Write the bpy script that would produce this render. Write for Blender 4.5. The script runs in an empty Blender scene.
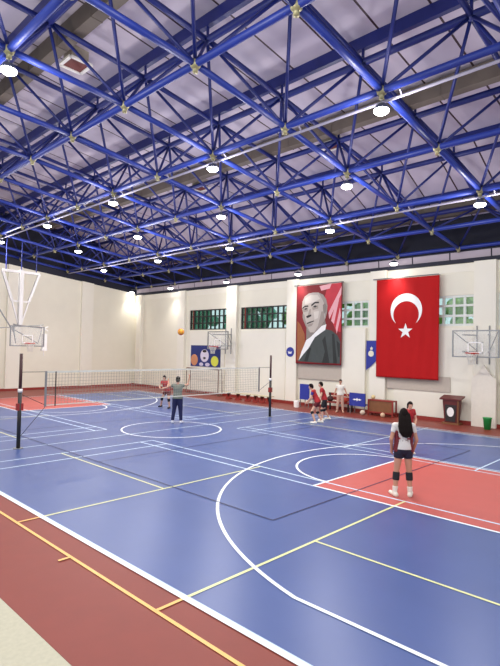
import bpy, bmesh, math, random
from mathutils import Vector, Matrix
random.seed(7)
C = bpy.context.scene.collection
PI = math.pi
# ---------------------------------------------------------------- camera
cam = bpy.data.cameras.new('camera'); camo = bpy.data.objects.new('camera', cam); C.objects.link(camo)
bpy.context.scene.camera = camo
YAW, PITCH, ROLL, FPX = -.76364, .03039, .02146, 501.75
cam.sensor_fit = 'HORIZONTAL'; cam.sensor_width = 36; cam.lens = 36*FPX/500
cam.clip_start = .05; cam.clip_end = 300
_f = Vector((math.sin(YAW)*math.cos(PITCH), math.cos(YAW)*math.cos(PITCH), math.sin(PITCH)))
_r0 = Vector((math.cos(YAW), -math.sin(YAW), 0)); _u0 = _r0.cross(_f)
_r = _r0*math.cos(ROLL)+_u0*math.sin(ROLL); _u = -_r0*math.sin(ROLL)+_u0*math.cos(ROLL)
M = Matrix((_r, _u, -_f)).transposed().to_4x4(); M.translation = Vector((14.85, -3.948, 3.035))
camo.matrix_world = M
# ---------------------------------------------------------------- world, exposure
S = bpy.context.scene
S.view_settings.view_transform = 'Standard'; S.view_settings.look = 'None'
S.view_settings.gamma = 1; S.view_settings.use_curve_mapping = False
S.view_settings.exposure = 0.30
W = bpy.data.worlds.new('world'); S.world = W; W.use_nodes = True
bg = W.node_tree.nodes['Background']
bg.inputs[0].default_value = (.86, .93, 1.0, 1); bg.inputs[1].default_value = 0.85
LAMP_W = 250.0
LAMP_COL = (1.0, .96, .93)

# ---------------------------------------------------------------- materials
def lin(c):
    if isinstance(c, str):
        c = [int(c[i:i+2], 16)/255 for i in (0, 2, 4)]
        c = [x/12.92 if x <= .04045 else ((x+.055)/1.055)**2.4 for x in c]
    return (c[0], c[1], c[2], 1)
MATS = {}
def mat(name, col, rough=.6, metal=0, spec=.5, noise=0, nscale=8, bump=0, emit=0, alpha=1):
    if name in MATS: return MATS[name]
    m = bpy.data.materials.new(name); m.use_nodes = True; MATS[name] = m
    nt = m.node_tree; b = nt.nodes['Principled BSDF']
    c = lin(col); b.inputs['Base Color'].default_value = c
    b.inputs['Roughness'].default_value = rough; b.inputs['Metallic'].default_value = metal
    b.inputs['Specular IOR Level'].default_value = spec
    if emit:
        b.inputs['Emission Color'].default_value = c; b.inputs['Emission Strength'].default_value = emit
    if alpha < 1: b.inputs['Alpha'].default_value = alpha
    tc = nt.nodes.new('ShaderNodeTexCoord'); n = nt.nodes.new('ShaderNodeTexNoise')
    n.inputs['Scale'].default_value = nscale; n.inputs['Detail'].default_value = 5
    nt.links.new(tc.outputs['Object'], n.inputs['Vector'])
    k = noise if noise else .06
    mx = nt.nodes.new('ShaderNodeMix'); mx.data_type = 'RGBA'
    mx.inputs[6].default_value = [x*(1-k) for x in c[:3]]+[1]
    mx.inputs[7].default_value = [min(1, x*(1+k)) for x in c[:3]]+[1]
    nt.links.new(n.outputs['Fac'], mx.inputs[0]); nt.links.new(mx.outputs[2], b.inputs['Base Color'])
    if bump:
        bp = nt.nodes.new('ShaderNodeBump'); bp.inputs['Strength'].default_value = bump
        bp.inputs['Distance'].default_value = .02
        nt.links.new(n.outputs['Fac'], bp.inputs['Height']); nt.links.new(bp.outputs['Normal'], b.inputs['Normal'])
    return m
F_BLUE = mat('court_blue', '41568C', .33, noise=.10, nscale=1.3)
F_RED = mat('court_red', 'B5524A', .5, noise=.07, nscale=2)
F_RUN = mat('runoff_red', '7E2F21', .5, noise=.12, nscale=3)
F_WHITE = mat('line_white', 'E9F0F5', .4)
F_YEL = mat('line_yellow', 'E8B765', .4)
F_PALE = mat('line_pale_yellow', 'D9DB9C', .4)
F_SKY = mat('line_pale_blue', 'C3D8EA', .4, noise=.1)
F_NAVY = mat('line_navy', '15184A', .4)
F_CREAM = mat('stand_floor_cream', 'B4B09A', .7, noise=.14, nscale=20)
WALL = mat('wall_paint', 'E8E3D0', .8, noise=.04, nscale=1.5, bump=.05)
PIL = mat('pilaster_paint', 'EBE6D6', .8, noise=.03, nscale=2)
BASE_R = mat('baseboard_red', '8C2A22', .6)
NAVY_D = mat('dark_navy', '14162A', .7)  # plain dark navy for the upper walls and wall-head strip
BLUE = mat('frame_blue_paint', '20358F', .42, spec=.5, noise=.18, nscale=4)
BLUE_D = mat('frame_blue_brace', '16226B', .42, spec=.5, noise=.15, nscale=4)
BEAM = mat('beam_taupe', '665C54', .6, noise=.12, nscale=3)
NODE = mat('joint_metal', '9A9470', .4, metal=.4, noise=.2)
WHITE = mat('white_paint', 'EFECE6', .5)
METAL = mat('grey_metal', '8F9090', .4, metal=.7)
DARK = mat('dark_metal', '22201F', .5)
BLACK = mat('black_cloth', '121116', .8)
SKIN = mat('skin', 'C08C72', .55)
HAIR = mat('hair', '18100E', .8, spec=.15)
WOOD = mat('brown_wood', '7C5030', .5, noise=.25, nscale=6)
LAMPGLASS = mat('lamp_glow', (1, .98, .95), .4, emit=14)
LAMPBODY = mat('lamp_body', '5A5F70', .4, metal=.4)

def roof_mat():
    m = bpy.data.materials.new('roof_panels'); m.use_nodes = True
    nt = m.node_tree; b = nt.nodes['Principled BSDF']; b.inputs['Roughness'].default_value = .6
    L = nt.links; N = nt.nodes.new
    tc = N('ShaderNodeTexCoord'); sp = N('ShaderNodeSeparateXYZ'); L.new(tc.outputs['Object'], sp.inputs[0])
    def seam(out, period, width, off):
        a = N('ShaderNodeMath'); a.operation = 'ADD'; a.inputs[1].default_value = off+1000*period; L.new(out, a.inputs[0])
        q = N('ShaderNodeMath'); q.operation = 'MODULO'; q.inputs[1].default_value = period; L.new(a.outputs[0], q.inputs[0])
        t = N('ShaderNodeMath'); t.operation = 'LESS_THAN'; t.inputs[1].default_value = width; L.new(q.outputs[0], t.inputs[0])
        return t.outputs[0]
    s1 = seam(sp.outputs[0], 1.42, .06, .3)
    n = N('ShaderNodeTexNoise'); n.inputs['Scale'].default_value = .7; n.inputs['Detail'].default_value = 4
    L.new(tc.outputs['Object'], n.inputs['Vector'])
    mx = N('ShaderNodeMix'); mx.data_type = 'RGBA'; L.new(n.outputs['Fac'], mx.inputs[0])
    mx.inputs[6].default_value = lin('AEA4B8'); mx.inputs[7].default_value = lin('D4CAD8')
    m2 = N('ShaderNodeMix'); m2.data_type = 'RGBA'; L.new(s1, m2.inputs[0])
    L.new(mx.outputs[2], m2.inputs[6]); m2.inputs[7].default_value = lin('38202C')
    L.new(m2.outputs[2], b.inputs['Base Color'])
    return m
ROOF = roof_mat()

# ---------------------------------------------------------------- mesh helpers
def obj(name, bm, m, parent=None, smooth=False, loc=None):
    me = bpy.data.meshes.new(name); 
    if name != 'floor': bmesh.ops.recalc_face_normals(bm, faces=bm.faces[:])
    bm.to_mesh(me); bm.free()
    for q in (m if isinstance(m, (list, tuple)) else [m]): me.materials.append(q)
    if smooth:
        for p in me.polygons: p.use_smooth = True
    o = bpy.data.objects.new(name, me); C.objects.link(o)
    if parent: o.parent = parent
    if loc: o.location = loc
    return o
def thing(name, label, cat, loc=(0, 0, 0), rotz=0, group=None):
    o = bpy.data.objects.new(name, None); C.objects.link(o); o.empty_display_size = .1
    o.location = loc; o.rotation_euler = (0, 0, rotz); o['label'] = label; o['category'] = cat
    if group: o['group'] = group
    return o
def tag(o, label, cat, group=None):
    o['label'] = label; o['category'] = cat
    if group: o['group'] = group
    return o
def struct(name, bm, m, smooth=False):
    o = obj(name, bm, m, None, smooth); o['kind'] = 'structure'; return o
def B(): return bmesh.new()
def box(bm, x0, x1, y0, y1, z0, z1, mi=0):
    v = [bm.verts.new((x, y, z)) for z in (z0, z1) for y in (y0, y1) for x in (x0, x1)]
    for f in ((0, 2, 3, 1), (4, 5, 7, 6), (0, 1, 5, 4), (2, 6, 7, 3), (0, 4, 6, 2), (1, 3, 7, 5)):
        bm.faces.new([v[i] for i in f]).material_index = mi
def frame_axes(a, b):
    d = (b-a).normalized(); up = Vector((0, 0, 1)) if abs(d.z) < .95 else Vector((1, 0, 0))
    s = d.cross(up).normalized(); return d, s, s.cross(d)
def tube(bm, a, b, ra, rb=None, n=8, caps=True, mi=0, flat=1.0):
    a = Vector(a); b = Vector(b); rb = ra if rb is None else rb
    d, s, u = frame_axes(a, b)
    r = [[bm.verts.new(p+(s*math.cos(2*PI*k/n)+u*flat*math.sin(2*PI*k/n))*q) for k in range(n)] for p, q in ((a, ra), (b, rb))]
    for k in range(n):
        bm.faces.new((r[0][k], r[0][(k+1) % n], r[1][(k+1) % n], r[1][k])).material_index = mi
    if caps:
        bm.faces.new(r[0][::-1]).material_index = mi; bm.faces.new(r[1]).material_index = mi
def bar(bm, a, b, w, h=None, mi=0):   # rectangular bar
    a = Vector(a); b = Vector(b); h = w if h is None else h
    d, s, u = frame_axes(a, b)
    r = [[bm.verts.new(p+s*i*w/2+u*j*h/2) for i, j in ((-1, -1), (1, -1), (1, 1), (-1, 1))] for p in (a, b)]
    for k in range(4): bm.faces.new((r[0][k], r[0][(k+1) % 4], r[1][(k+1) % 4], r[1][k])).material_index = mi
    bm.faces.new(r[0][::-1]).material_index = mi; bm.faces.new(r[1]).material_index = mi
def sphere(bm, c, r, seg=12, sc=(1, 1, 1), rot=None, mi=0):
    m = Matrix.Translation(Vector(c)) @ (rot.to_4x4() if rot else Matrix.Identity(4)) @ Matrix.Diagonal((sc[0]*r, sc[1]*r, sc[2]*r, 1))
    g = bmesh.ops.create_uvsphere(bm, u_segments=seg, v_segments=max(6, seg*2//3), radius=1, matrix=m)
    if mi:
        for v in g['verts']:
            for f in v.link_faces: f.material_index = mi
def lathe(bm, prof, n=20, c=(0, 0, 0)):
    rings = []
    for r, z in prof:
        rings.append([bm.verts.new((c[0]+r*math.cos(2*PI*k/n), c[1]+r*math.sin(2*PI*k/n), c[2]+z)) for k in range(n)])
    for a, b in zip(rings, rings[1:]):
        for k in range(n): bm.faces.new((a[k], a[(k+1) % n], b[(k+1) % n], b[k]))
    bm.faces.new(rings[0][::-1]); bm.faces.new(rings[-1])
def polyslab(bm, pts, y0, y1, mi=0):   # pts (x,z) outline in the wall plane, thickness y0..y1 (front face at y0)
    a = [bm.verts.new((x, y0, z)) for x, z in pts]; b = [bm.verts.new((x, y1, z)) for x, z in pts]
    n = len(pts)
    for k in range(n): bm.faces.new((a[k], a[(k+1) % n], b[(k+1) % n], b[k])).material_index = mi
    bm.faces.new(a).material_index = mi; bm.faces.new(b[::-1]).material_index = mi

# ---------------------------------------------------------------- floor and painted lines (one surface)
XL, XR, YW = -18.6, 19.0, 18.1
fb = B(); FM = [F_RUN, F_BLUE, F_RED, F_WHITE, F_YEL, F_PALE, F_SKY, F_NAVY, F_CREAM]
lay = [0.0]
def rect(x0, x1, y0, y1, mi, z=None):
    if z is None: lay[0] += .00012; z = .003+lay[0]
    vs = [fb.verts.new(p) for p in ((x0, y0, z), (x1, y0, z), (x1, y1, z), (x0, y1, z))]
    fb.faces.new(vs).material_index = mi
def xl(y, x0, x1, mi=3, w=.055): rect(x0, x1, y-w/2, y+w/2, mi)
def yl(x, y0, y1, mi=3, w=.055): rect(x-w/2, x+w/2, y0, y1, mi)
def arc(cx, cy, r, a0, a1, mi=3, w=.06, n=72):
    lay[0] += .00012; z = .003+lay[0]
    prev = None
    for k in range(n+1):
        a = math.radians(a0+(a1-a0)*k/n); c, s = math.cos(a), math.sin(a)
        cur = (fb.verts.new((cx+(r-w/2)*c, cy+(r-w/2)*s, z)), fb.verts.new((cx+(r+w/2)*c, cy+(r+w/2)*s, z)))
        if prev: fb.faces.new((prev[0], prev[1], cur[1], cur[0])).material_index = mi
        prev = cur
box(fb, XL, XR, -1.57, YW+.2, -.2, 0, 0)
box(fb, XL, XR, -9, -1.575, -.2, .002, 8)
LH, WC = 13.95, 15.35
CY = 7.52
rect(-LH, LH, 0, WC, 1)
# keys
for sgn in (-1, 1):
    X = lambda v: sgn*v
    rect(min(X(LH), X(8.13)), max(X(LH), X(8.13)), CY-2.3, CY+2.3, 2)
    # badminton (two side by side at each end)
    for (ya, ml) in ((-.43, 1), (9.5, 0)):
        yb = ya+6.1
        cb = 4 if ya < 0 else 6
        xl(ya, min(X(1.4), X(14.8)), max(X(1.4), X(14.8)), cb, .05)
        xl(yb, min(X(1.4), X(14.8)), max(X(1.4), X(14.8)), 6, .055)
        xl(ya+.46, min(X(1.4), X(14.8)), max(X(1.4), X(14.8)), 6, .055)
        xl(yb-.46, min(X(1.4), X(14.8)), max(X(1.4), X(14.8)), 6, .055)
        for xx in (1.4, 2.16, 14.8, 14.04): yl(X(xx), ya, yb, 6, .055)
        for xx in (6.12, 10.08): yl(X(xx), ya, yb, 5 if ya < 0 else 6, .05)
        xl(ya+3.05, min(X(1.4), X(6.12)), max(X(1.4), X(6.12)), 5, .045)
        xl(ya+3.05, min(X(10.08), X(14.8)), max(X(10.08), X(14.8)), 5, .045)
    # where the yellow lines run over the red run-off
    for xx in (6.12, 10.08): yl(X(xx), -.43, 0, 4, .05)
    xl(-.02, min(X(1.4), X(14.8)), max(X(1.4), X(14.8)), 3, .05)
    # key border, arc, free throw circle
    xl(CY-2.3, min(X(LH), X(8.13)), max(X(LH), X(8.13)), 3, .06)
    xl(CY+2.3, min(X(LH), X(8.13)), max(X(LH), X(8.13)), 3, .06)
    yl(X(8.13), CY-2.3, CY+2.3, 3, .06)
    if sgn > 0:
        arc(8.13, CY, 1.8, 90, 270)
        arc(LH-1.575, CY, 6.7, 101.9, 258.1)
    else:
        arc(-8.13, CY, 1.8, -90, 90)
        arc(-LH+1.575, CY, 6.7, -78.1, 78.1)
    xl(CY-6.556, min(X(LH), X(LH-2.957)), max(X(LH), X(LH-2.957)), 3, .06)
    xl(CY+6.556, min(X(LH), X(LH-2.957)), max(X(LH), X(LH-2.957)), 3, .06)
arc(0, CY, 1.8, 0, 360)
yl(0, 0, WC, 6, .05)
xl(.0, -LH, LH, 3, .07); xl(WC, -LH, LH, 3, .06)
yl(LH, 0, WC, 3, .06); yl(-LH, 0, WC, 3, .06)
# volleyball in navy
xl(2.85, -9, 9, 7, .028); xl(12.15, -9, 9, 7, .028); yl(9, 2.85, 12.15, 7, .028); yl(-9, 2.85, 12.15, 7, .028)
yl(3, 2.85, 12.15, 7, .028); yl(-3, 2.85, 12.15, 7, .028)
yl(8.05, -.62, -.43, 4, .05)
fl = struct('floor', fb, FM)

# ---------------------------------------------------------------- lower layer height of the roof frame
ZP = [(-9, 9.75), (-3, 9.55), (.1, 9.43), (3, 9.28), (6.1, 8.92), (9.1, 8.54), (12.3, 8.17), (15.2, 7.87), (17.9, 7.58), (19, 7.45)]
def Z(y):
    for (a, za), (b, zb) in zip(ZP, ZP[1:]):
        if y <= b: return za+(zb-za)*(y-a)/(b-a)
    return ZP[-1][1]
def ZR(y):   # underside of roof panels
    t = 2.72
    if y > 14.2: t = 2.72-(y-14.2)/4.1*1.35
    return Z(y)+t
# roof
rb = B()
ys = [-9, -6, -3, -1.3, .1, 1.6, 3, 4.5, 6.1, 7.6, 9.1, 10.7, 12.3, 14.2, 15.2, 16.6, YW+.3]
lo = [[rb.verts.new((x, y, ZR(y))) for x in (XL-.3, XR)] for y in ys]
hi = [[rb.verts.new((x, y, ZR(y)+.15)) for x in (XL-.3, XR)] for y in ys]
for k in range(len(ys)-1):
    rb.faces.new((lo[k][0], lo[k][1], lo[k+1][1], lo[k+1][0])); rb.faces.new((hi[k][0], hi[k][1], hi[k+1][1], hi[k+1][0]))
    for s in (0, 1): rb.faces.new((lo[k][s], lo[k+1][s], hi[k+1][s], hi[k][s]))
for k in (0, -1): rb.faces.new((lo[k][0], lo[k][1], hi[k][1], hi[k][0]))
struct('ceiling', rb, ROOF)

# ---------------------------------------------------------------- back wall with window openings
WINS = [(-17.0, -13.4, 0), (-12.03, -8.32, 1), (-7.08, -3.3, 2), (-1.95, 1.9, 3), (3.3, 7.0, 4), (7.92, 11.6, 5), (12.9, 16.6, 6)]
WINS = WINS[1:]
ZS, ZT, ZWALL = 4.2, 5.55, 6.93
wb = B()
x = XL-.3
for a, b, k in WINS:
    box(wb, x, a, YW, YW+.3, -.2, ZWALL); box(wb, a, b, YW, YW+.3, -.2, ZS); box(wb, a, b, YW, YW+.3, ZT, ZWALL); x = b
box(wb, x, XR, YW, YW+.3, -.2, ZWALL)
struct('wall_back', wb, WALL)
ub = B(); box(ub, XL-.3, XR, YW+.02, YW+.3, ZWALL, ZR(YW+.3)+.1); struct('wall_upper_back', ub, NAVY_D)
tb = B(); box(tb, XL, XR, YW-.12, YW+.1, ZWALL, ZWALL+.17); struct('trim_1', tb, NAVY_D)
# pale eave panels above the wall head, with joints
eb = B(); x = XL
while x < XR-.1:
    x2 = min(x+1.75, XR)
    v = [eb.verts.new(p) for p in ((x+.03, YW, ZWALL+.18), (x2-.03, YW, ZWALL+.18), (x2-.03, YW-.02, ZWALL+.5), (x+.03, YW-.02, ZWALL+.5),
         (x+.03, YW+.04, ZWALL+.18), (x2-.03, YW+.04, ZWALL+.18), (x2-.03, YW+.04, ZWALL+.5), (x+.03, YW+.04, ZWALL+.5))]
    for f in ((0, 1, 2, 3), (7, 6, 5, 4), (0, 4, 5, 1), (3, 2, 6, 7), (0, 3, 7, 4), (1, 5, 6, 2)): eb.faces.new([v[i] for i in f])
    x = x2
EAVE = mat('eave_panel', 'A89CA6', .6, noise=.12, nscale=2)
struct('trim_2', eb, EAVE)
# pilasters, raised panels under windows, lintel
pb = B()
for xc, w in ((-12.72, .75), (-7.7, .9), (-2.85, .75), (2.5, .85), (7.46, .88), (12.25, .9), (-17.9, .6)):
    box(pb, xc-w/2, xc+w/2, YW-.22, YW+.01, 0, ZWALL)
struct('trim_3', pb, PIL)
pb = B()
for a, b, k in WINS:
    if k == 3: box(pb, .45, 1.8, YW-.16, YW+.01, .1, ZS-.05)
    elif k == 4: box(pb, a+.0, 6.95, YW-.05, YW+.01, .1, ZS-.08)
    else: box(pb, a+.1, b-.1, YW-.05, YW+.01, .1, ZS-.08)
struct('trim_4', pb, PIL)
pb = B(); box(pb, XL, XR, YW-.03, YW+.01, 6.55, ZWALL-.02); struct('trim_5', pb, PIL)
# left wall, reaching the sloped edge of the roof frame
wb = B()
def lwz(y): return 7.86-(y-10.5)*.105
v = []
for xx in (XL-.3, XL):
    v.append([wb.verts.new((xx, y, z)) for y, z in ((-9, -.2), (YW+.3, -.2), (YW+.3, lwz(YW+.3)), (-9, lwz(-9)))])
wb.faces.new(v[0]); wb.faces.new(v[1][::-1])
for k in range(4): wb.faces.new((v[0][k], v[0][(k+1) % 4], v[1][(k+1) % 4], v[1][k]))
struct('wall_left', wb, WALL)
wb = B(); v = []
for xx in (XL-.3, XL-.04):
    v.append([wb.verts.new((xx, y, z)) for y, z in ((-9, lwz(-9)), (YW+.3, lwz(YW+.3)), (YW+.3, ZR(YW+.3)), (14.2, ZR(14.2)), (9.1, ZR(9.1)), (6.1, ZR(6.1)), (3, ZR(3)), (-9, ZR(-9)))])
wb.faces.new(v[0]); wb.faces.new(v[1][::-1])
for k in range(8): wb.faces.new((v[0][k], v[0][(k+1) % 8], v[1][(k+1) % 8], v[1][k]))
struct('wall_upper_left', wb, NAVY_D)
pb = B()
for yc in (-1.2, 3.8, 8.85, 13.92):
    v = []
    for xx in (XL-.01, XL+.2):
        v.append([pb.verts.new((xx, y, z)) for y, z in ((yc-.45, 0), (yc+.45, 0), (yc+.45, lwz(yc+.45)), (yc-.45, lwz(yc-.45)))])
    pb.faces.new(v[0]); pb.faces.new(v[1][::-1])
    for k in range(4): pb.faces.new((v[0][k], v[0][(k+1) % 4], v[1][(k+1) % 4], v[1][k]))
struct('trim_6', pb, PIL)
bb = B(); box(bb, XL+.0, XR, YW-.26, YW-.22, .0, .16); struct('baseboard_back', bb, BASE_R)
bb = B(); box(bb, XL, XL+.23, -9, YW-.26, .0, .13); struct('baseboard_left', bb, BASE_R)

# ---------------------------------------------------------------- windows and what grows outside
WF_D = mat('window_frame_dark', '1E2422', .5); WF_W = mat('window_frame_white', 'DDE0D8', .5)
gm = bpy.data.materials.new('window_glass'); gm.use_nodes = True
nt = gm.node_tree; nt.nodes.clear(); N = nt.nodes.new
o_ = N('ShaderNodeOutputMaterial'); mx = N('ShaderNodeMixShader'); tr = N('ShaderNodeBsdfTransparent'); gl = N('ShaderNodeBsdfGlossy')
tr.inputs[0].default_value = (.82, .95, .92, 1); gl.inputs['Roughness'].default_value = .05; mx.inputs[0].default_value = .1
nt.links.new(tr.outputs[0], mx.inputs[1]); nt.links.new(gl.outputs[0], mx.inputs[2]); nt.links.new(mx.outputs[0], o_.inputs[0])
for a, b, k in WINS:
    fr = B(); n = {1: 9, 2: 9, 3: 8, 4: 8, 5: 8, 6: 8}[k]; dark = k in (1, 2)
    t = .035 if dark else .05
    for q in range(n+1):
        xx = a+(b-a)*q/n; xx = min(max(xx, a+t), b-t)
        box(fr, xx-t, xx+t, YW+.06, YW+.16, ZS, ZT)
    for q in range(4):
        zz = ZS+(ZT-ZS)*q/3; zz = min(max(zz, ZS+t), ZT-t)
        box(fr, a, b, YW+.05, YW+.15, zz-t, zz+t)
    w = struct('window_%d' % k, fr, WF_D if dark else WF_W)
    g = B(); box(g, a+.01, b-.01, YW+.18, YW+.19, ZS+.01, ZT-.01); obj('pane', g, gm, w)
    if dark:
        g = B(); box(g, a+.3, a+.36, YW+.04, YW+.2, ZS+.01, ZT-.01); 
        obj('post', g, BASE_R, w)
gb = B(); box(gb, -40, 40, YW+.3, 70, -.4, -.25); struct('ground_outside', gb, mat('grass', '4B6B3A', .9, noise=.3, nscale=3))
LEAF = [mat('leaves_teal', '6FB49A', .7, noise=.6, nscale=3), mat('leaves_green', '8FB868', .7, noise=.6, nscale=3), mat('leaves_light', 'C6DC86', .7, noise=.5, nscale=3)]
BARK = mat('bark', '4A3A2C', .9, noise=.3)
def tree(x, y, h, r, m, label):
    t = thing('garden_tree', label, 'tree', (x, y, -.25), 0, 'trees outside the windows')
    b = B(); tube(b, (0, 0, 0), (0, 0, h*.6), .16, .1); obj('trunk', b, BARK, t)
    b = B(); rnd = random.Random(int(x*10))
    for q in range(46):
        a = rnd.random()*6.28; rr = r*math.sqrt(rnd.random()); zz = h*(.25+.75*rnd.random())
        s = r*rnd.uniform(.18, .34)
        g = bmesh.ops.create_icosphere(b, subdivisions=2, radius=s, matrix=Matrix.Translation((rr*math.cos(a), rr*math.sin(a), zz)))
        for v in g['verts']: v.co += Vector((rnd.uniform(-1, 1), rnd.uniform(-1, 1), rnd.uniform(-1, 1)))*s*.22
    obj('crown', b, m, t)
for k, (x, y, h, r, mi) in enumerate(((-18.5, 24, 8.2, 1.7, 0), (-15.0, 27.5, 8.6, 1.7, 0), (-11.8, 23.5, 8.0, 1.7, 0), (-7.2, 25.5, 8.2, 1.8, 1), (-2.6, 24.5, 7.4, 1.7, 1), (1.4, 26.5, 8.4, 1.8, 1), (5.6, 23.4, 6.6, 1.6, 2))):
    tree(x, y, h, r, LEAF[mi], 'leafy garden tree beyond the high hall windows, ' + ('farthest left', 'second from left', 'third from left', 'fourth from left', 'fifth from left', 'second from right', 'farthest right')[k])

# ---------------------------------------------------------------- space frame
cols = [9.19-2.836*i for i in range(-3, 10)]+[-18.35]
cols = sorted(cols)                                    # 14 columns
rows = [-3, .1, 3, 6.1, 9.1, 12.3, 15.2, 17.9]          # 8 rows
ucols = [(a+b)/2 for a, b in zip(cols, cols[1:])]
urows = [(a+b)/2 for a, b in zip(rows, rows[1:])]
def UZ(y): return Z(y)+(2.03 if y < 15.5 else 1.15)
SF = thing('space_frame', 'blue painted double layer steel space frame carrying the pale hall roof', 'roof frame', (0, 0, 0))
for y in rows:
    b = B(); tube(b, (cols[0]-.2, y, Z(y)), (cols[-1], y, Z(y)), .085); obj('lower_chord', b, BLUE, SF, True)
for x in cols:
    b = B()
    for ya, yb in zip(rows, rows[1:]): tube(b, (x, ya, Z(ya)), (x, yb, Z(yb)), .078)
    obj('lower_chord', b, BLUE, SF, True)
for y in urows:
    b = B(); tube(b, (ucols[0], y, UZ(y)), (ucols[-1], y, UZ(y)), .10); 
    obj('upper_chord', b, BLUE_D, SF, True)
for x in ucols:
    b = B()
    for ya, yb in zip(urows, urows[1:]): tube(b, (x, ya, UZ(ya)), (x, yb, UZ(yb)), .075)
    obj('upper_chord', b, BLUE_D, SF, True)
for i, ux in enumerate(ucols):
    for j, uy in enumerate(urows):
        b = B()
        for x in cols[i:i+2]:
            for y in rows[j:j+2]:
                tube(b, (x, y, Z(y)), (ux, uy, UZ(uy)), .045, n=6)
        sphere(b, (ux, uy, UZ(uy)), .12, 8)
        obj('brace_pyramid', b, BLUE_D, SF, True)
for x in cols:
    for y in rows[1:]:
        b = B(); sphere(b, (x, y, Z(y)), .13, 10); tube(b, (x, y, Z(y)-.2), (x, y, Z(y)), .06)
        obj('node_joint', b, NODE, SF, True)
# short stools from upper nodes to the roof
for j, y in enumerate(urows):
    b = B()
    for x in ucols: tube(b, (x, y, UZ(y)), (x, y, ZR(y)), .04, n=6)
    box(b, XL, XR, y-.07, y+.07, ZR(y)-.34, ZR(y)-.005)
    obj('roof_stool_row', b, BLUE_D, SF)
# taupe roof beams along the hall
for y, lb in ((2.35, 'nearest to the camera'), (10.3, 'over the middle of the court'), (17.1, 'close above the back wall')):
    b = B(); z = Z(y)+2.35 if y < 15 else ZR(y)-.38
    box(b, XL, XR-.5, y-.16, y+.16, z-.26, z+.26)
    for q in range(20):
        xx = XL+.8+q*1.9; box(b, xx-.02, xx+.02, y-.17, y+.17, z-.27, z+.265)
    tag(obj('roof_beam', b, BEAM), 'long taupe boxed beam under the roof panels, '+lb, 'beam')
for y, lb in ((6.1, 'under the nearer lamp row'), (12.3, 'under the farther lamp row')):
    b = B(); tube(b, (XL, y+.2, Z(y)-.17), (XR-.8, y+.2, Z(y)-.17), .035, n=8)
    for x in cols[1:]: bar(b, (x+.4, y+.2, Z(y)-.17), (x+.4, y+.07, Z(y)-.06), .03)
    tag(obj('conduit_pipe', b, mat('pale_pipe', '9C98AA', .6), smooth=False), 'long pale straight pipe clipped to a blue roof chord, '+lb, 'pipe')
# square ceiling units
for (x, y, lb) in ((.48, 3.13, 'nearest the top left'), (4.19, 11.25, 'above the portrait banner'), (-3.26, 11.33, 'above the lamp over mid court')):
    t = thing('ceiling_speaker', 'square boxed ceiling unit with pale rim between roof braces, '+lb, 'ceiling unit', (x, y, ZR(y)-.003), 0)
    b = B(); box(b, -.27, .27, -.27, .27, -.4, 0); obj('housing', b, mat('unit_taupe', 'A59C8C', .6), t)
    b = B()
    for s in (-1, 1): box(b, -.34, .34, s*.34-.05, s*.34+.05, -.46, -.40); box(b, s*.34-.05, s*.34+.05, -.34, .34, -.46, -.40)
    obj('rim', b, WHITE, t)
    b = B(); box(b, -.29, .29, -.29, .29, -.43, -.401)
    obj('grille', b, mat('unit_red', '6B2A26', .6, noise=.4, nscale=20), t)

# ---------------------------------------------------------------- roof lamps
colx = lambda i: -18.35 if i == 10 else 9.19-2.836*i
ORD = ['first', 'second', 'third', 'fourth', 'fifth', 'sixth']
LROWS = [(.1, (2, 4), 'nearest row'), (3, (), ''), (6.1, (0, 2, 4, 6, 8), 'second row'), (9.1, (1, 3, 5, 7), 'middle row'),
         (12.3, (0, 2, 4, 6, 8), 'row before the last'), (17.9, (2, 4, 6, 8, 10), 'row by the back wall')]
LROWS_ADDED = [(.1, (0, -2, 6)), (-3, (1, -1))]  # unseen lamps, added to light the near side of the hall
hous = None
def lamp(x, y, label):
    t = thing('high_bay_lamp', label, 'lamp', (x, y, Z(y)-.205), 0, 'round lamps hanging under the roof frame')
    b = B(); tube(b, (0, 0, -.2), (0, 0, 0), .02)
    if y > 16: t.location.y -= .4; bar(b, (0, 0, -.01), (0, .4, -.01), .03)
    obj('hanger', b, METAL, t)
    b = B(); lathe(b, [(.05, -.1), (.11, -.12), (.17, -.2), (.185, -.23), (.185, -.24)], 16); hs_ = obj('housing', b, LAMPBODY, t, True)
    b = B(); lathe(b, [(.17, -.242), (.17, -.28), (.12, -.32), (.02, -.335)], 16); obj('lens', b, LAMPGLASS, hs_, True)
    if y > 16: k_ = .45
    else: k_ = 1
    l = bpy.data.lights.new('lamp_light', 'POINT'); l.energy = LAMP_W*k_*(.62 if k_ == 1 else .08); l.color = LAMP_COL; l.shadow_soft_size = .22
    l2 = bpy.data.lights.new('lamp_beam', 'SPOT'); l2.energy = LAMP_W*k_*1.6; l2.color = LAMP_COL; l2.shadow_soft_size = .22; l2.spot_size = 2.5 if k_ == 1 else 1.9; l2.spot_blend = 1
    q_ = bpy.data.objects.new('lamp_beam', l2); C.objects.link(q_); q_.parent = t; q_.location = (0, 0, -.62)
    lo_ = bpy.data.objects.new('lamp_light', l); C.objects.link(lo_); lo_.parent = t; lo_.location = (0, 0, -.62)
for y, ii, nm in LROWS:
    ii = sorted(ii, reverse=True)
    for k, i in enumerate(ii):
        lamp(colx(i), y, 'glowing round roof lamp, %s from left in the %s of lamps' % (ORD[k], nm))
for y, ii in LROWS_ADDED:
    for i in ii: lamp(colx(i), y, 'added round roof lamp overhead out of view, lighting the near side')

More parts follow.
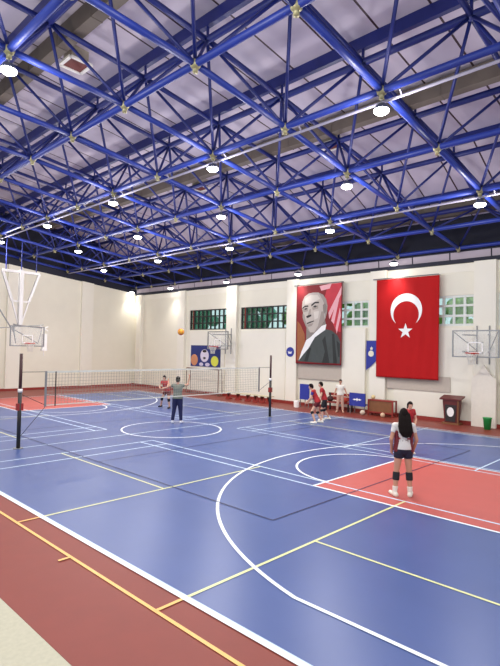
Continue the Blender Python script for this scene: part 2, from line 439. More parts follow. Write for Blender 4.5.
# ---------------------------------------------------------------- banners on the back wall
def cloth(name, x0, x1, z0, z1, y, m, parent, sag=.03, nx=40, nz=50, seed=1, amp=.025):
    b = B(); rnd = random.Random(seed); ph = [rnd.random()*6 for _ in range(6)]
    def off(u, v):
        return amp*(math.sin(u*22+ph[0]+v*3)*.5+math.sin(u*41+ph[1]-v*6)*.3+math.sin(v*9+ph[2]+u*4)*.35)*(.25+.75*(1-v))
    g = []; th = .012
    for j in range(nz+1):
        r = []
        for i in range(nx+1):
            u, v = i/nx, j/nz
            r.append(b.verts.new((x0+(x1-x0)*u, y+off(u, v), z0+(z1-z0)*v)))
        g.append(r)
    for j in range(nz):
        for i in range(nx): b.faces.new((g[j][i], g[j][i+1], g[j+1][i+1], g[j+1][i]))
    e = [[b.verts.new(p.co+Vector((0, th, 0))) for p in r] for r in g]
    for j in range(nz):
        for i in range(nx): b.faces.new((e[j][i], e[j+1][i], e[j+1][i+1], e[j][i+1]))
    for i in range(nx):
        b.faces.new((g[0][i], e[0][i], e[0][i+1], g[0][i+1])); b.faces.new((g[nz][i], g[nz][i+1], e[nz][i+1], e[nz][i]))
    for j in range(nz):
        b.faces.new((g[j][0], g[j+1][0], e[j+1][0], e[j][0])); b.faces.new((g[j][nx], e[j][nx], e[j+1][nx], g[j+1][nx]))
    o = obj(name, b, m, parent, True)
    return o, (lambda X, Zz: y+off((X-x0)/(x1-x0), (Zz-z0)/(z1-z0)))
def drape(name, polys, fy, m, parent, lift=.006):
    """printed shapes lying on the cloth: every outline is gridded so that it follows the folds"""
    b = B()
    for pts in polys:
        vs = [b.verts.new((p[0], 0, p[1])) for p in pts]
        b.faces.new(vs)
    bmesh.ops.triangulate(b, faces=b.faces[:])
    for _ in range(3): bmesh.ops.subdivide_edges(b, edges=b.edges[:], cuts=1, use_grid_fill=True)
    for v in b.verts: v.co.y = fy(v.co.x, v.co.z)-lift
    return obj(name, b, m, parent, True)
RED = mat('flag_red', 'B01719', .8, spec=.2, noise=.08, nscale=1.5); pass
PRINT_W = mat('print_white', 'EDEBE8', .6)
BEIGE = mat('grey_beige', 'BDB2A4', .8, noise=.06)
FLAG = thing('flag_banner', 'large red flag banner with white crescent and star hanging on wall', 'flag', (2.38, YW-.3, 0))
FLAG.location = (0, 0, 0)
_, fy = cloth('cloth', 2.50, 5.58, 1.80, 6.46, YW-.33, RED, FLAG, seed=3, amp=.035)
def crescent(cx, cz, R, r, d, n=48, rot=-90):
    # outer circle minus inner circle (offset d); opens towards rot
    # intersection angle
    a = math.acos((R*R+d*d-r*r)/(2*R*d)); bt = math.acos((r*r+d*d-R*R)/(2*r*d))
    quads = []
    for k in range(n):
        pts = []
        for kk, (rad, off, ang0, ang1) in ((0, (R, 0, a, 2*PI-a)), (1, (r, d, PI-bt, PI+bt))):
            for q in ((k, k+1) if kk == 0 else (k+1, k)):
                t = ang0+(ang1-ang0)*q/n
                px, pz = off+rad*math.cos(t), rad*math.sin(t)
                rr = math.radians(rot); pts.append((cx+px*math.cos(rr)-pz*math.sin(rr), cz+px*math.sin(rr)+pz*math.cos(rr)))
        quads.append(pts)
    return quads
cq = crescent(4.02, 4.95, .78, .63, .21)
b = B()
for pts in cq:
    seen = []
    for p in pts:
        if all((p[0]-s[0])**2+(p[1]-s[1])**2 > 1e-8 for s in seen): seen.append(p)
    if len(seen) >= 3: b.faces.new([b.verts.new((p[0], fy(*p)-.006, p[1])) for p in seen])
obj('crescent', b, PRINT_W, FLAG)
def star(cx, cz, R, r, rot=90, n=5):
    return [(cx+(R if k % 2 == 0 else r)*math.cos(math.radians(rot+k*180/n)), cz+(R if k % 2 == 0 else r)*math.sin(math.radians(rot+k*180/n))) for k in range(2*n)]
s_ = star(4.0, 3.98, .37, .145)
tri = [[(4.0, 3.98), s_[k], s_[(k+1) % 10]] for k in range(10)]
drape('star', tri, fy, PRINT_W, FLAG, .008)
b = B(); tube(b, (2.3, YW-.33, 6.5), (5.55, YW-.33, 6.5), .025); tube(b, (2.34, YW-.33, 6.5), (2.34, YW-.2, 6.5), .015); tube(b, (5.5, YW-.33, 6.5), (5.5, YW-.0, 6.5), .015)
obj('hanging_rod', b, METAL, FLAG)
b = B(); box(b, 2.95, 6.0, YW-.1, YW-.055, 1.28, 1.95); tag(obj('wall_patch', b, BEIGE), 'grey beige flat patch on wall below the red flag', 'wall panel')  # thin flat grey beige area of wall below the flag cloth
b = B(); box(b, -2.45, .42, YW-.1, YW-.055, 1.45, 2.35); tag(obj('wall_patch', b, BEIGE), 'grey beige flat patch on wall below the portrait banner', 'wall panel')  # similar flat grey beige area under the portrait cloth
# portrait of a man
PB = thing('portrait_banner', 'tall banner printed with a man in dark suit before a red flag', 'banner', (0, 0, 0))
px0, px1, pz0, pz1 = -2.43, .53, 2.26, 6.5
_, py = cloth('cloth', px0, px1, pz0, pz1, YW-.33, mat('banner_red', '7E1219', .65), PB, seed=9, amp=.012)
def P(pts): return [(px0+(px1-px0)*u/100, pz1-(pz1-pz0)*v/100) for u, v in pts]
def fan(pts):
    cx = sum(p[0] for p in pts)/len(pts); cz = sum(p[1] for p in pts)/len(pts)
    return [[(cx, cz), pts[k], pts[(k+1) % len(pts)]] for k in range(len(pts))]
FACE = mat('print_face', 'B9AEA4', .6, noise=.08, nscale=3); FACE_D = mat('print_face_shade', '857A72', .6); FEAT = mat('print_dark', '2A2324', .6)
SUIT = mat('print_suit', '3F4644', .6, noise=.3, nscale=3); SUIT_D = mat('print_suit_dark', '202423', .6)
PFLAG = mat('print_flag', 'C22A3A', .6, noise=.2, nscale=2)
drape('printed_flag', [P([(70, 0), (98, 0), (98, 60), (88, 58), (72, 36), (62, 20)])], py, PFLAG, PB, .005)
drape('flag_folds', [P([(99, 4), (98, 14), (74, 44), (72, 36)]), P([(88, 22), (94, 20), (84, 50), (78, 46)]), P([(52, 2), (78, 0), (74, 6), (56, 8)]), P([(96, 30), (98, 40), (90, 62), (88, 54)])], py, mat('print_pink', 'E9A9AE', .6), PB, .008)
drape('side_strip', [P([(3, 45), (10, 50), (20, 62), (22, 78), (8, 96), (3, 96)])], py, mat('print_orange', '9A5A32', .6, noise=.3), PB, .006)
drape('suit', fan(P([(6, 97), (12, 88), (24, 80), (32, 72), (45, 63), (66, 56), (80, 58), (92, 64), (98, 72), (98, 98), (50, 98)])), py, SUIT, PB, .009)
drape('suit_folds', [P([(60, 70), (66, 64), (76, 98), (60, 98), (66, 84)]), P([(80, 62), (85, 62), (92, 98), (84, 98)]), P([(30, 78), (36, 80), (28, 97), (20, 97)]), P([(90, 70), (97, 74), (97, 90), (94, 90)])], py, SUIT_D, PB, .012)
drape('collar', [P([(24, 70), (34, 66), (58, 52), (68, 50), (66, 57), (44, 66), (30, 80), (18, 88), (8, 96), (14, 84)])], py, PRINT_W, PB, .013)
drape('neck', fan(P([(24, 55), (62, 38), (68, 52), (46, 60), (32, 70), (24, 70)])), py, FACE_D, PB, .010)
face = P([(13, 28), (14, 20), (19, 14), (28, 10.5), (38, 9.5), (50, 10), (60, 13), (67, 19), (70, 27), (69, 36), (65, 44), (58, 51), (50, 56), (42, 60), (33, 60), (27, 57), (22, 51), (18, 46), (15, 41), (16, 35)])
drape('face', fan(face), py, FACE, PB, .014)
FL = mat('print_face_light', 'CFC6BC', .6); FM_ = mat('print_face_mid', '9A8E86', .6)
drape('hair_area', [P([(50, 10), (60, 13), (67, 19), (70, 27), (69, 36), (66, 42), (63, 34), (64, 26), (58, 18)]), P([(62, 24), (66, 26), (65, 34), (61, 33)])], py, FM_, PB, .0155)
drape('face_shading', [P([(15, 36), (19, 37), (22, 45), (27, 53), (33, 60), (27, 57), (22, 51), (18, 46), (15, 41)]), P([(57, 34), (62, 34), (65, 44), (58, 51), (50, 56), (42, 60), (50, 52)]), P([(30, 31), (34, 30), (33, 38), (27, 39)]), P([(15, 30), (27, 28), (27, 33), (17, 34)]), P([(36, 28.5), (50, 26), (50, 30), (38, 32)]), P([(26, 50), (40, 48), (36, 52), (28, 53)])], py, FM_, PB, .0165)
drape('forehead_light', [P([(20, 17), (32, 12.5), (48, 13), (54, 18), (40, 22), (20, 24)]), P([(40, 34), (52, 33), (50, 42), (42, 44)])], py, FL, PB, .0165)
drape('eyebrows', [P([(14, 28.5), (20, 25.5), (28, 25.5), (28, 27.3), (20, 27.5), (15, 30)]), P([(34, 25), (42, 21.5), (51, 21.5), (52, 23.5), (43, 23.5), (35, 27)])], py, FEAT, PB, .018)
drape('eyes', [P([(18, 30), (22, 28.6), (26, 29.6), (22, 31.2)]), P([(38, 27.6), (43, 25.8), (48, 26.8), (43, 28.8)])], py, FEAT, PB, .018)
drape('nose', [P([(23, 39.5), (28, 38), (35, 37.4), (35, 39.4), (29, 41.2), (25, 41.6)])], py, FEAT, PB, .018)
drape('mouth', [P([(25, 48), (32, 46.4), (41, 45), (41, 46.2), (33, 48), (26, 49.4)])], py, FEAT, PB, .018)
drape('ear', fan(P([(60, 26), (65, 24), (68, 28), (67, 34), (63, 37), (61, 33)])), py, FACE_D, PB, .019)
b = B(); tube(b, (-2.6, YW-.33, 6.54), (.6, YW-.33, 6.54), .025); tube(b, (-2.55, YW-.33, 6.54), (-2.55, YW-.2, 6.54), .015); tube(b, (.4, YW-.33, 6.54), (.4, YW, 6.54), .015); obj('hanging_rod', b, METAL, PB)
# small pennant
PEN = thing('pennant', 'narrow blue swallow tailed pennant with pale emblem beside red flag', 'pennant', (0, 0, 0))
BLUEC = mat('pennant_blue', '24308F', .6)
b = B(); polyslab(b, [(1.93, 3.52), (2.47, 3.52), (2.47, 2.55), (2.2, 2.3), (1.93, 2.08)], YW-.27, YW-.255); obj('cloth', b, BLUEC, PEN)
b = B(); polyslab(b, [(2.2+.15*math.cos(k*PI/8), 2.9+.15*math.sin(k*PI/8)) for k in range(16)], YW-.28, YW-.269); polyslab(b, star(2.22, 3.15, .1, .05, 90), YW-.28, YW-.269); obj('emblem', b, mat('emblem_cream', 'E3DCC2', .6), PEN)
b = B(); tube(b, (1.9, YW-.262, 3.53), (2.5, YW-.262, 3.53), .014); tube(b, (2.2, YW-.262, 3.53), (2.2, YW-.21, 3.53), .01); obj('rod', b, METAL, PEN)
# round badge
BD = thing('round_sign', 'round blue sign with white emblem on pilaster left of portrait', 'sign', (-2.9, YW-.22, 2.88))
b = B(); tube(b, (0, 0, 0), (0, -.03, 0), .27, n=28); obj('disc', b, BLUEC, BD)
b = B(); polyslab(b, [(-.15, .05), (-.04, -.02), (.0, .05), (.04, -.02), (.15, .05), (.1, -.1), (-.1, -.1)], -.036, -.031); 
obj('emblem', b, PRINT_W, BD)
# sports poster
PO = thing('sports_poster', 'dark blue poster with large balls on wall under the leftmost window', 'poster', (-11.7, YW-.08, 1.76))
b = B(); box(b, 0, 2.92, -.02, .03, 0, 1.4); obj('sheet', b, mat('poster_navy', '1F2D6E', .6, noise=.35, nscale=2), PO)
def disc(cx, cz, rx, rz, y0, y1, n=20): return [(cx+rx*math.cos(2*PI*k/n), cz+rz*math.sin(2*PI*k/n)) for k in range(n)]
for nm, col, cx, cz, rx, rz in (('orange_ball', 'C98862', .38, .42, .36, .38), ('white_ball', 'D8CFDC', 1.42, .72, .42, .42), ('yellow_ball', 'D6D84E', 2.42, .38, .36, .34), ('small_ball', 'C9C2D6', 1.1, .14, .2, .12), ('small_ball', 'C9C2D6', 1.72, .14, .22, .12)):
    b = B(); polyslab(b, disc(cx, cz, rx, rz, 0, 0), -.026, -.021); o = obj(nm, b, mat('poster_'+nm, col, .6), PO)
b = B(); polyslab(b, disc(1.42, 1.02, .2, .09, 0, 0), -.030, -.0265); polyslab(b, disc(1.42, .56, .13, .08, 0, 0), -.030, -.0265); obj('ball_seam', b, FEAT, PO)

# ---------------------------------------------------------------- hoops
GLASS = mat('board_acrylic', 'D8DAD6', .15, alpha=.18)
RIMR = mat('rim_red', 'C22A1E', .4)
NETW = mat('net_cord', 'D5D2C8', .8)
def hoop_parts(t, lw=1.8, hh=1.06):
    """local: board in the XZ plane at y=0, ring towards -Y; origin at board bottom centre"""
    b = B(); box(b, -lw/2, lw/2, 0, .025, 0, hh); bd_ = obj('backboard', b, GLASS, t)
    b = B()
    for s in (-1, 1): box(b, s*lw/2-.025, s*lw/2+.025, -.015, .04, -.02, hh+.02)
    for z in (0, hh): box(b, -lw/2, lw/2, -.012, .037, z-.025, z+.025)
    obj('board_frame', b, METAL, t)
    b = B()
    for x0, x1, z0, z1 in ((-.295, .295, .15, .19), (-.295, .295, .56, .60), (-.295, -.255, .15, .6), (.255, .295, .15, .6)): box(b, x0, x1, -.004, -.001, z0, z1)
    obj('target_square', b, PRINT_W, bd_)
    b = B(); n = 28; cy = -.15-.23
    for k in range(n):
        a, c = 2*PI*k/n, 2*PI*(k+1)/n
        tube(b, (.23*math.cos(a), cy+.23*math.sin(a), .15), (.23*math.cos(c), cy+.23*math.sin(c), .15), .02, n=6)
    box(b, -.09, .09, -.17, 0, .10, .17); box(b, -.2, .2, -.17, -.12, .12, .155)
    rm_ = obj('rim', b, RIMR, t)
    b = B(); L = [(.23, .14), (.19, .03), (.15, -.09), (.12, -.2), (.13, -.3)]
    for q in range(len(L)-1):
        for k in range(12):
            for dk in (-.5, .5):
                a = 2*PI*(k+(q % 2)*.5)/12; c = a+2*PI*dk/12
                tube(b, (L[q][0]*math.cos(a), cy+L[q][0]*math.sin(a), L[q][1]), (L[q+1][0]*math.cos(c), cy+L[q+1][0]*math.sin(c), L[q+1][1]), .006, n=4)
    obj('net', b, NETW, rm_)
for x, y, z, lb in ((-7.9, 16.95, 2.95, 'basketball hoop on wall arms between the two leftmost windows'), (7.42, 16.95, 2.88, 'basketball hoop on wall arms above the padded pilaster at right')):
    t = thing('basketball_hoop', lb, 'basketball hoop', (x, y, z), 0)
    hoop_parts(t)
    b = B()
    for s in (-1, 1):
        tube(b, (s*.5, .03, .2), (s*.25, YW-.21-y, .2), .03); tube(b, (s*.5, .03, .9), (s*.25, YW-.21-y, .9), .03)
        tube(b, (s*.85, .03, 1.0), (s*.25, YW-.21-y, .25), .02); tube(b, (s*.25, YW-.24-y, -.3), (s*.25, YW-.24-y, 1.3), .03)
    obj('wall_arm', b, METAL, t)
# hanging hoop at the left end
t = thing('hanging_hoop', 'basketball hoop hung from the roof on a white tapering frame', 'basketball hoop', (-12.75, 7.4, 2.9), PI/2)
# rotz=90: local -Y -> world +X (towards centre court), local X -> world Y
t.rotation_euler = (0, 0, PI/2)
hoop_parts(t)
b = B(); zt = Z(7.3)-2.9; ky = .75
zc = 4.08; kx = -.15
bar(b, (kx, ky, 1.1), (kx, ky, zc+.1), .26, .2)
bar(b, (kx-1.0, ky, zc), (kx+1.0, ky, zc), .14)
bar(b, (kx-1.0, ky, zc), (kx-.45, ky, 2.45), .13); bar(b, (kx+1.0, ky, zc), (kx+.45, ky, 2.45), .13); bar(b, (kx-.45, ky, 2.45), (kx+.45, ky, 2.45), .08)
bar(b, (kx+.45, ky, 2.45), (kx+.1, ky, 1.25), .07); bar(b, (kx-.45, ky, 2.45), (kx-.1, ky, 1.25), .07)
obj('mast', b, mat('hoop_frame_white', 'DCD8D4', .5), t)
for xx in (kx-.82, kx, kx+.82):
    b = B(); tube(b, (xx, ky, zc), (xx, ky, Z(7.4+xx)-2.9-.09), .03); obj('hanger', b, BLUE_D, t)
b = B()
for s in (-1, 1):
    tube(b, (s*.8, .04, 1.0), (-.45, ky, 1.15), .03); tube(b, (s*.6, .04, .15), (-.45, ky, .9), .03); tube(b, (s*.6, .04, .15), (s*.8, .04, 1.0), .02)
tube(b, (-.45, ky, .8), (-.45, ky, 1.2), .05)
tube(b, (-1.8, ky+.3, 3.0), (-.45, ky, .75), .035); tube(b, (-2.6, ky+.3, 3.9), (-1.8, ky+.3, 3.0), .035)
tube(b, (-1.6, .3, .9), (1.0, .3, 1.2), .02)
obj('board_arm', b, METAL, t)
b = B(); box(b, .95, 1.17, .2, .45, -.15, .7); box(b, .9, 1.2, .18, .48, -.25, -.15); tube(b, (1.05, .3, -.25), (1.05, .3, -.55), .02); bar(b, (.8, .3, .9), (1.25, .3, 1.1), .05); bar(b, (.8, .3, 1.15), (1.25, .3, .85), .05); bar(b, (.9, .04, .5), (1.0, .3, .5), .04)
obj('winch_box', b, WHITE, t)

# padded protector at right, small goals, benches, lectern, bin
b = B(); xa, xb = 7.02, 7.98
v = [(xa, 0), (xb, 0), (xb, 2.0), (7.8, 2.12), (7.5, 2.55), (7.2, 2.12), (xa, 2.0)]
polyslab(b, v, YW-.42, YW-.27); tag(obj('wall_pad', b, mat('pad_cream', 'E2DACB', .6)), 'cream padded cover with pointed top on pilaster under right hoop', 'wall pad')
def goal(x0, x1, y, h, m, label, hatch):
    t = thing('training_goal', label, 'goal', (x0, y, 0)); w = x1-x0
    b = B(); tube(b, (0, 0, 0), (0, 0, h), .035); obj('post', b, m, t)
    b = B(); tube(b, (w, 0, 0), (w, 0, h), .035); obj('post', b, m, t)
    b = B(); tube(b, (0, 0, h), (w, 0, h), .035); obj('crossbar', b, m, t)
    b = B()
    for xx in (0, w): tube(b, (xx, 0, h), (xx, .3, h), .02); tube(b, (xx, .3, h), (xx, .36, .03), .02); tube(b, (xx, 0, .03), (xx, .36, .03), .02)
    tube(b, (0, .36, .03), (w, .36, .03), .02); obj('back_frame', b, m, t)
    b = B(); k = 0
    while k*hatch <= w: tube(b, (min(w, k*hatch), .3, h), (min(w, k*hatch), .36, .03), .006, n=4); k += 1
    k = 0
    while k*hatch <= h: tube(b, (0, .3+.06*(1-k*hatch/h), max(.03, k*hatch)), (w, .3+.06*(1-k*hatch/h), max(.03, k*hatch)), .006, n=4); k += 1
    obj('net', b, NETW, t)
goal(-11.3, -8.2, 17.35, 1.65, mat('goal_brown', '6B4A3A', .5), 'low brown framed training goal under the blue poster', .16)
def bench(x0, x1, y, label, m, h=.42):
    t = thing('gym_bench', label, 'bench', (x0, y, 0)); w = x1-x0
    b = B(); box(b, 0, w, -.14, .14, h-.05, h); obj('seat', b, m, t)
    for xx in (.25, w/2, w-.25):
        b = B(); bar(b, (xx-.12, 0, .0), (xx, 0, h-.05), .07, .2); bar(b, (xx+.12, 0, .0), (xx, 0, h-.05), .07, .2); box(b, xx-.16, xx+.16, -.14, .14, 0, .04); obj('leg', b, BASE_R, t)
bench(-7.0, -4.9, 16.9, 'low gym bench with cream seat under the second window', mat('bench_cream', 'CFC2A0', .5))
bench(-4.8, -3.3, 16.9, 'low gym bench with cream seat nearest the round blue sign', mat('bench_cream', 'CFC2A0', .5))
# dark red bench behind the person in white
t = thing('sports_bench', 'dark red slatted bench behind the standing person in white', 'bench', (-.1, 17.45, 0))
b = B(); box(b, 0, 1.5, -.2, .2, .38, .43); obj('seat', b, BASE_R, t)
b = B(); box(b, 0, 1.5, .18, .22, .5, .68); box(b, 0, 1.5, .18, .22, .72, .86); obj('backrest', b, BASE_R, t)
for xx in (.1, 1.4):
    b = B(); box(b, xx-.03, xx+.03, -.2, -.14, 0, .38); box(b, xx-.03, xx+.03, .14, .2, 0, .86); box(b, xx-.03, xx+.03, -.2, .2, .34, .38); obj('leg', b, DARK, t)
for k, (xx, cc, lb, nm) in enumerate(((.25, '3A1C1C', 'dark sports bag on red bench, left of person in white', 'sports_bag'), (1.12, 'B8402F', 'red sports bag on red bench, near the blue chair', 'sports_bag'))):
    b = B(); sphere(b, (-.1+xx, 17.40, .562), .13, 12, (1.5, .9, 1)); tube(b, (-.1+xx-.08, 17.42, .66), (-.1+xx+.08, 17.42, .66), .035)
    tag(obj(nm, b, mat('bag%d' % k, cc, .7), smooth=True), lb, 'bag')
# blue chairs with white emblem
def chair(x, y, rz, label, emblem, w=.43, z0=.38, z1=1.0):
    t = thing('folding_chair', label, 'chair', (x, y, 0), rz)
    b = B(); box(b, -w, w, -.03, .03, z0, z1); bk_ = obj('backrest', b, BLUEC, t)
    b = B(); box(b, -w+.02, w-.02, 0, .42, .42, .47); obj('seat', b, BLUEC, t)
    for xx in (-w+.04, w-.04):
        for yy in (0, .4):
            b = B(); tube(b, (xx, yy, 0), (xx, yy, .45), .022); obj('leg', b, METAL, t)
    if emblem:
        b = B(); polyslab(b, [(-.24, .69), (-.14, .73), (-.05, .71), (0, .78), (.05, .71), (.14, .74), (.24, .69), (.14, .65), (.05, .68), (0, .61), (-.05, .68), (-.14, .65)], -.036, -.031)
        obj('emblem', b, PRINT_W, bk_)
    return t
chair(1.95, 17.05, 0, 'blue fabric chair with white emblem on the back, right of person in white', True)
chair(-1.25, 17.1, 0, 'blue fabric chair behind the two players in red', False, .3, .42, 1.22)
b = B(); sphere(b, (1.7, 17.2, .58), .11, 16); tag(obj('handball', b, mat('ball_red', '9E2424', .5), smooth=True), 'dark red ball lying on the seat of blue chair with emblem', 'ball')
b = B(); lathe(b, [(.14, 0), (.15, .3), (.13, .34)], 14, (-1.62, 16.9, 0)); tag(obj('waste_basket', b, WHITE), 'white bucket on red floor left of the two players in red', 'bucket')
# low wooden locker table
t = thing('low_table', 'low brown wooden table with dark red frame beneath red flag', 'table', (2.42, 17.4, 0))
b = B(); box(b, 0, 1.3, -.2, .2, .7, .75); obj('tabletop', b, BASE_R, t)
b = B(); box(b, .05, 1.25, -.17, -.14, .2, .7); obj('front_panel', b, WOOD, t)
for xx in (.03, 1.27):
    for yy in (-.17, .17):
        b = B(); box(b, xx-.03, xx+.03, yy-.03, yy+.03, 0, .7); obj('leg', b, BASE_R, t)
b = B(); box(b, 0, 1.3, -.19, .19, .14, .2); obj('shelf', b, BASE_R, t)
for k, (xx, yy, zz, r, cc, lb) in enumerate(((2.6, 17.4, .84, .10, 'D9C48E', 'yellow cream ball on the low brown table'), (2.3, 16.95, .12, .12, 'C9B9A6', 'pale ball on red floor before the low brown table, left end'), (3.35, 16.95, .11, .11, 'D0B090', 'pale ball on red floor before low brown table, right end'))):
    b = B(); sphere(b, (xx, yy, zz if zz < .2 else .75+r), r, 14); tag(obj('volleyball', b, mat('vb%d' % k, cc, .6), smooth=True), lb, 'ball')
# lectern
t = thing('lectern', 'dark red wooden lectern with white oval emblem against the wall', 'lectern', (6.28, 17.55, 0))
LECT = mat('lectern_wood', '5E1F1C', .4, noise=.2, nscale=5)
b = B(); box(b, -.36, .36, -.22, .22, 0, .07); obj('base', b, WOOD, t)
b = B()
v = [b.verts.new(p) for p in ((-.26, -.16, .07), (.26, -.16, .07), (.26, .16, .07), (-.26, .16, .07), (-.34, -.18, 1.02), (.34, -.18, 1.02), (.34, .18, 1.02), (-.34, .18, 1.02))]
for f in ((0, 3, 2, 1), (4, 5, 6, 7), (0, 1, 5, 4), (1, 2, 6, 5), (2, 3, 7, 6), (3, 0, 4, 7)): b.faces.new([v[i] for i in f])
obj('body', b, LECT, t)
b = B(); v = [b.verts.new(p) for p in ((-.45, -.24, 1.02), (.45, -.24, 1.02), (.45, .24, 1.14), (-.45, .24, 1.14), (-.45, -.24, 1.08), (.45, -.24, 1.08), (.45, .24, 1.2), (-.45, .24, 1.2))]
for f in ((0, 3, 2, 1), (4, 5, 6, 7), (0, 1, 5, 4), (1, 2, 6, 5), (2, 3, 7, 6), (3, 0, 4, 7)): b.faces.new([v[i] for i in f])
obj('desk_top', b, LECT, t)
b = B(); polyslab(b, disc(0, .52, .15, .2, 0, 0), -.19, -.172); obj('emblem', b, PRINT_W, t)
b = B(); polyslab(b, [(-.2, .12), (.2, .12), (.25, .82), (-.25, .82)], -.183, -.168); obj('front_inset', b, FEAT, t)
b = B(); tube(b, (.32, -.19, .05), (.32, -.19, 1.0), .03); obj('column', b, WOOD, t)
# bin
t = thing('waste_bin', 'small green plastic waste bin against wall at far right', 'bin', (7.83, 17.2, 0))
GREEN = mat('bin_green', '1E9A4A', .4)
b = B(); lathe(b, [(.12, 0), (.16, .42), (.17, .43), (.17, .46)], 20); obj('body', b, GREEN, t, True)
b = B()
for k in range(14):
    a, c = 2*PI*k/14, 2*PI*(k+1)/14; tube(b, (.172*math.cos(a), .172*math.sin(a), .46), (.172*math.cos(c), .172*math.sin(c), .46), .012, n=6)
obj('rim', b, GREEN, t)

# ---------------------------------------------------------------- volleyball net, posts, ball
POLE_R = mat('pole_red', '8E1F1D', .5)
def post(y, lb, x=0):
    t = thing('net_post', lb, 'net post', (x, y, 0))
    b = B(); tube(b, (0, 0, 0), (0, 0, 1.7), .055, n=14); obj('lower_pole', b, DARK, t, True)
    b = B(); tube(b, (0, 0, 1.45), (0, 0, 2.74), .045, n=14); obj('upper_pole', b, mat('pole_dark_red', '3A1719', .5), t, True)
    b = B(); tube(b, (0, 0, 1.62), (0, 0, 1.72), .065, n=14); obj('collar', b, WHITE, t, True)
    b = B(); tube(b, (0, 0, 0), (0, 0, .02), .14, n=20); obj('floor_plate', b, METAL, t)
    b = B(); box(b, -.05, .05, -.09, .09, 1.1, 1.3); obj('winch', b, POLE_R, t)
post(2.0, 'dark red and black volleyball net post at left, nearer the camera'); post(12.95, 'dark red and black volleyball net post beyond the net, far side')
t = thing('volleyball_net', 'volleyball net with white tapes stretched across the middle of the court', 'net', (0, 0, 0))
NT = mat('net_mesh', '98968C', .8); y0, y1 = 2.75, 12.2
b = B(); k = 0
while y0+k*.1 <= y1: box(b, -.003, .003, y0+k*.1-.0035, y0+k*.1+.0035, 1.2, 2.2); k += 1
for k in range(11): box(b, -.003, .003, y0, y1, 1.2+k*.1-.0035, 1.2+k*.1+.0035)
obj('mesh', b, NT, t)
b = B(); box(b, -.008, .008, y0, y1, 2.16, 2.22); obj('top_tape', b, mat('net_tape', 'C9C8BC', .7), t)
b = B(); box(b, -.008, .008, y0, y1, 1.18, 1.21); obj('bottom_tape', b, mat('net_tape', 'C9C8BC', .7), t)
for yy in (y0, y1):
    b = B(); box(b, -.012, .012, yy-.03, yy+.03, 1.15, 2.22); obj('side_tape', b, METAL, t)
for a, za, c, zc in ((2.05, 2.2, y0, 2.2), (12.9, 2.2, y1, 2.2), (2.05, 1.55, y0, 1.2), (12.9, 1.55, y1, 1.2), (2.05, .35, y0, 1.15)):
    b = B(); tube(b, (0, a, za), (0, c, zc), .008, n=5); obj('rope', b, DARK, t)
for yy in (3.05,):
    b = B(); tube(b, (.012, yy, 1.15), (.012, yy, 2.2), .02, n=6); obj('antenna', b, mat('net_strap', '3E3A36', .7), t)
t = thing('volleyball', 'yellow and red volleyball in the air left of the leftmost window', 'ball', (-.22, 8.0, 3.6))
b = B(); sphere(b, (0, 0, 0), .12, 18); obj('cover', b, mat('ball_yellow', 'E2A52C', .5), t, True)
b = B()
for ang in (0, 60, 120):
    rm = Matrix.Rotation(math.radians(ang), 3, 'Z') @ Matrix.Rotation(math.radians(80), 3, 'X')
    n = 24
    for k in range(n):
        a, c = 2*PI*k/n, 2*PI*(k+1)/n
        tube(b, rm @ Vector((.118*math.cos(a), .118*math.sin(a), 0)), rm @ Vector((.118*math.cos(c), .118*math.sin(c), 0)), .012, n=4)
obj('stripe', b, RIMR, t)

# ---------------------------------------------------------------- people
def remesh(bm, vox, smooth=3):
    me = bpy.data.meshes.new('tmp'); bm.to_mesh(me); bm.free()
    o = bpy.data.objects.new('tmp', me); C.objects.link(o)
    r = o.modifiers.new('r', 'REMESH'); r.mode = 'VOXEL'; r.voxel_size = vox; r.use_smooth_shade = True
    if smooth:
        s = o.modifiers.new('s', 'SMOOTH'); s.factor = .5; s.iterations = smooth
    dg = bpy.context.evaluated_depsgraph_get(); ev = o.evaluated_get(dg)
    res = bpy.data.meshes.new_from_object(ev); bpy.data.objects.remove(o)
    for p in res.polygons: p.use_smooth = True
    return res
def cap(bm, a, b, ra, rb, ea=True, eb=True, n=14):
    tube(bm, a, b, ra, rb, n=n)
    if ea: sphere(bm, a, ra*.995, 12)
    if eb: sphere(bm, b, rb*.995, 12)
POSE0 = dict(pelvis=(0, 0, .95), waist=(0, 0, 1.10), chest=(0, 0, 1.29), neck=(0, -.01, 1.47), head=(0, .01, 1.635),
             sL=(-.17, 0, 1.41), eL=(-.23, -.01, 1.13), wL=(-.25, .07, .90), sR=(.17, 0, 1.41), eR=(.23, -.01, 1.13), wR=(.25, .07, .90),
             hL=(-.085, 0, .90), kL=(-.10, .02, .49), aL=(-.11, -.02, .09), hR=(.085, 0, .90), kR=(.10, .02, .49), aR=(.11, -.02, .09),
             tL=(-.14, .15, .035), tR=(.14, .15, .035))
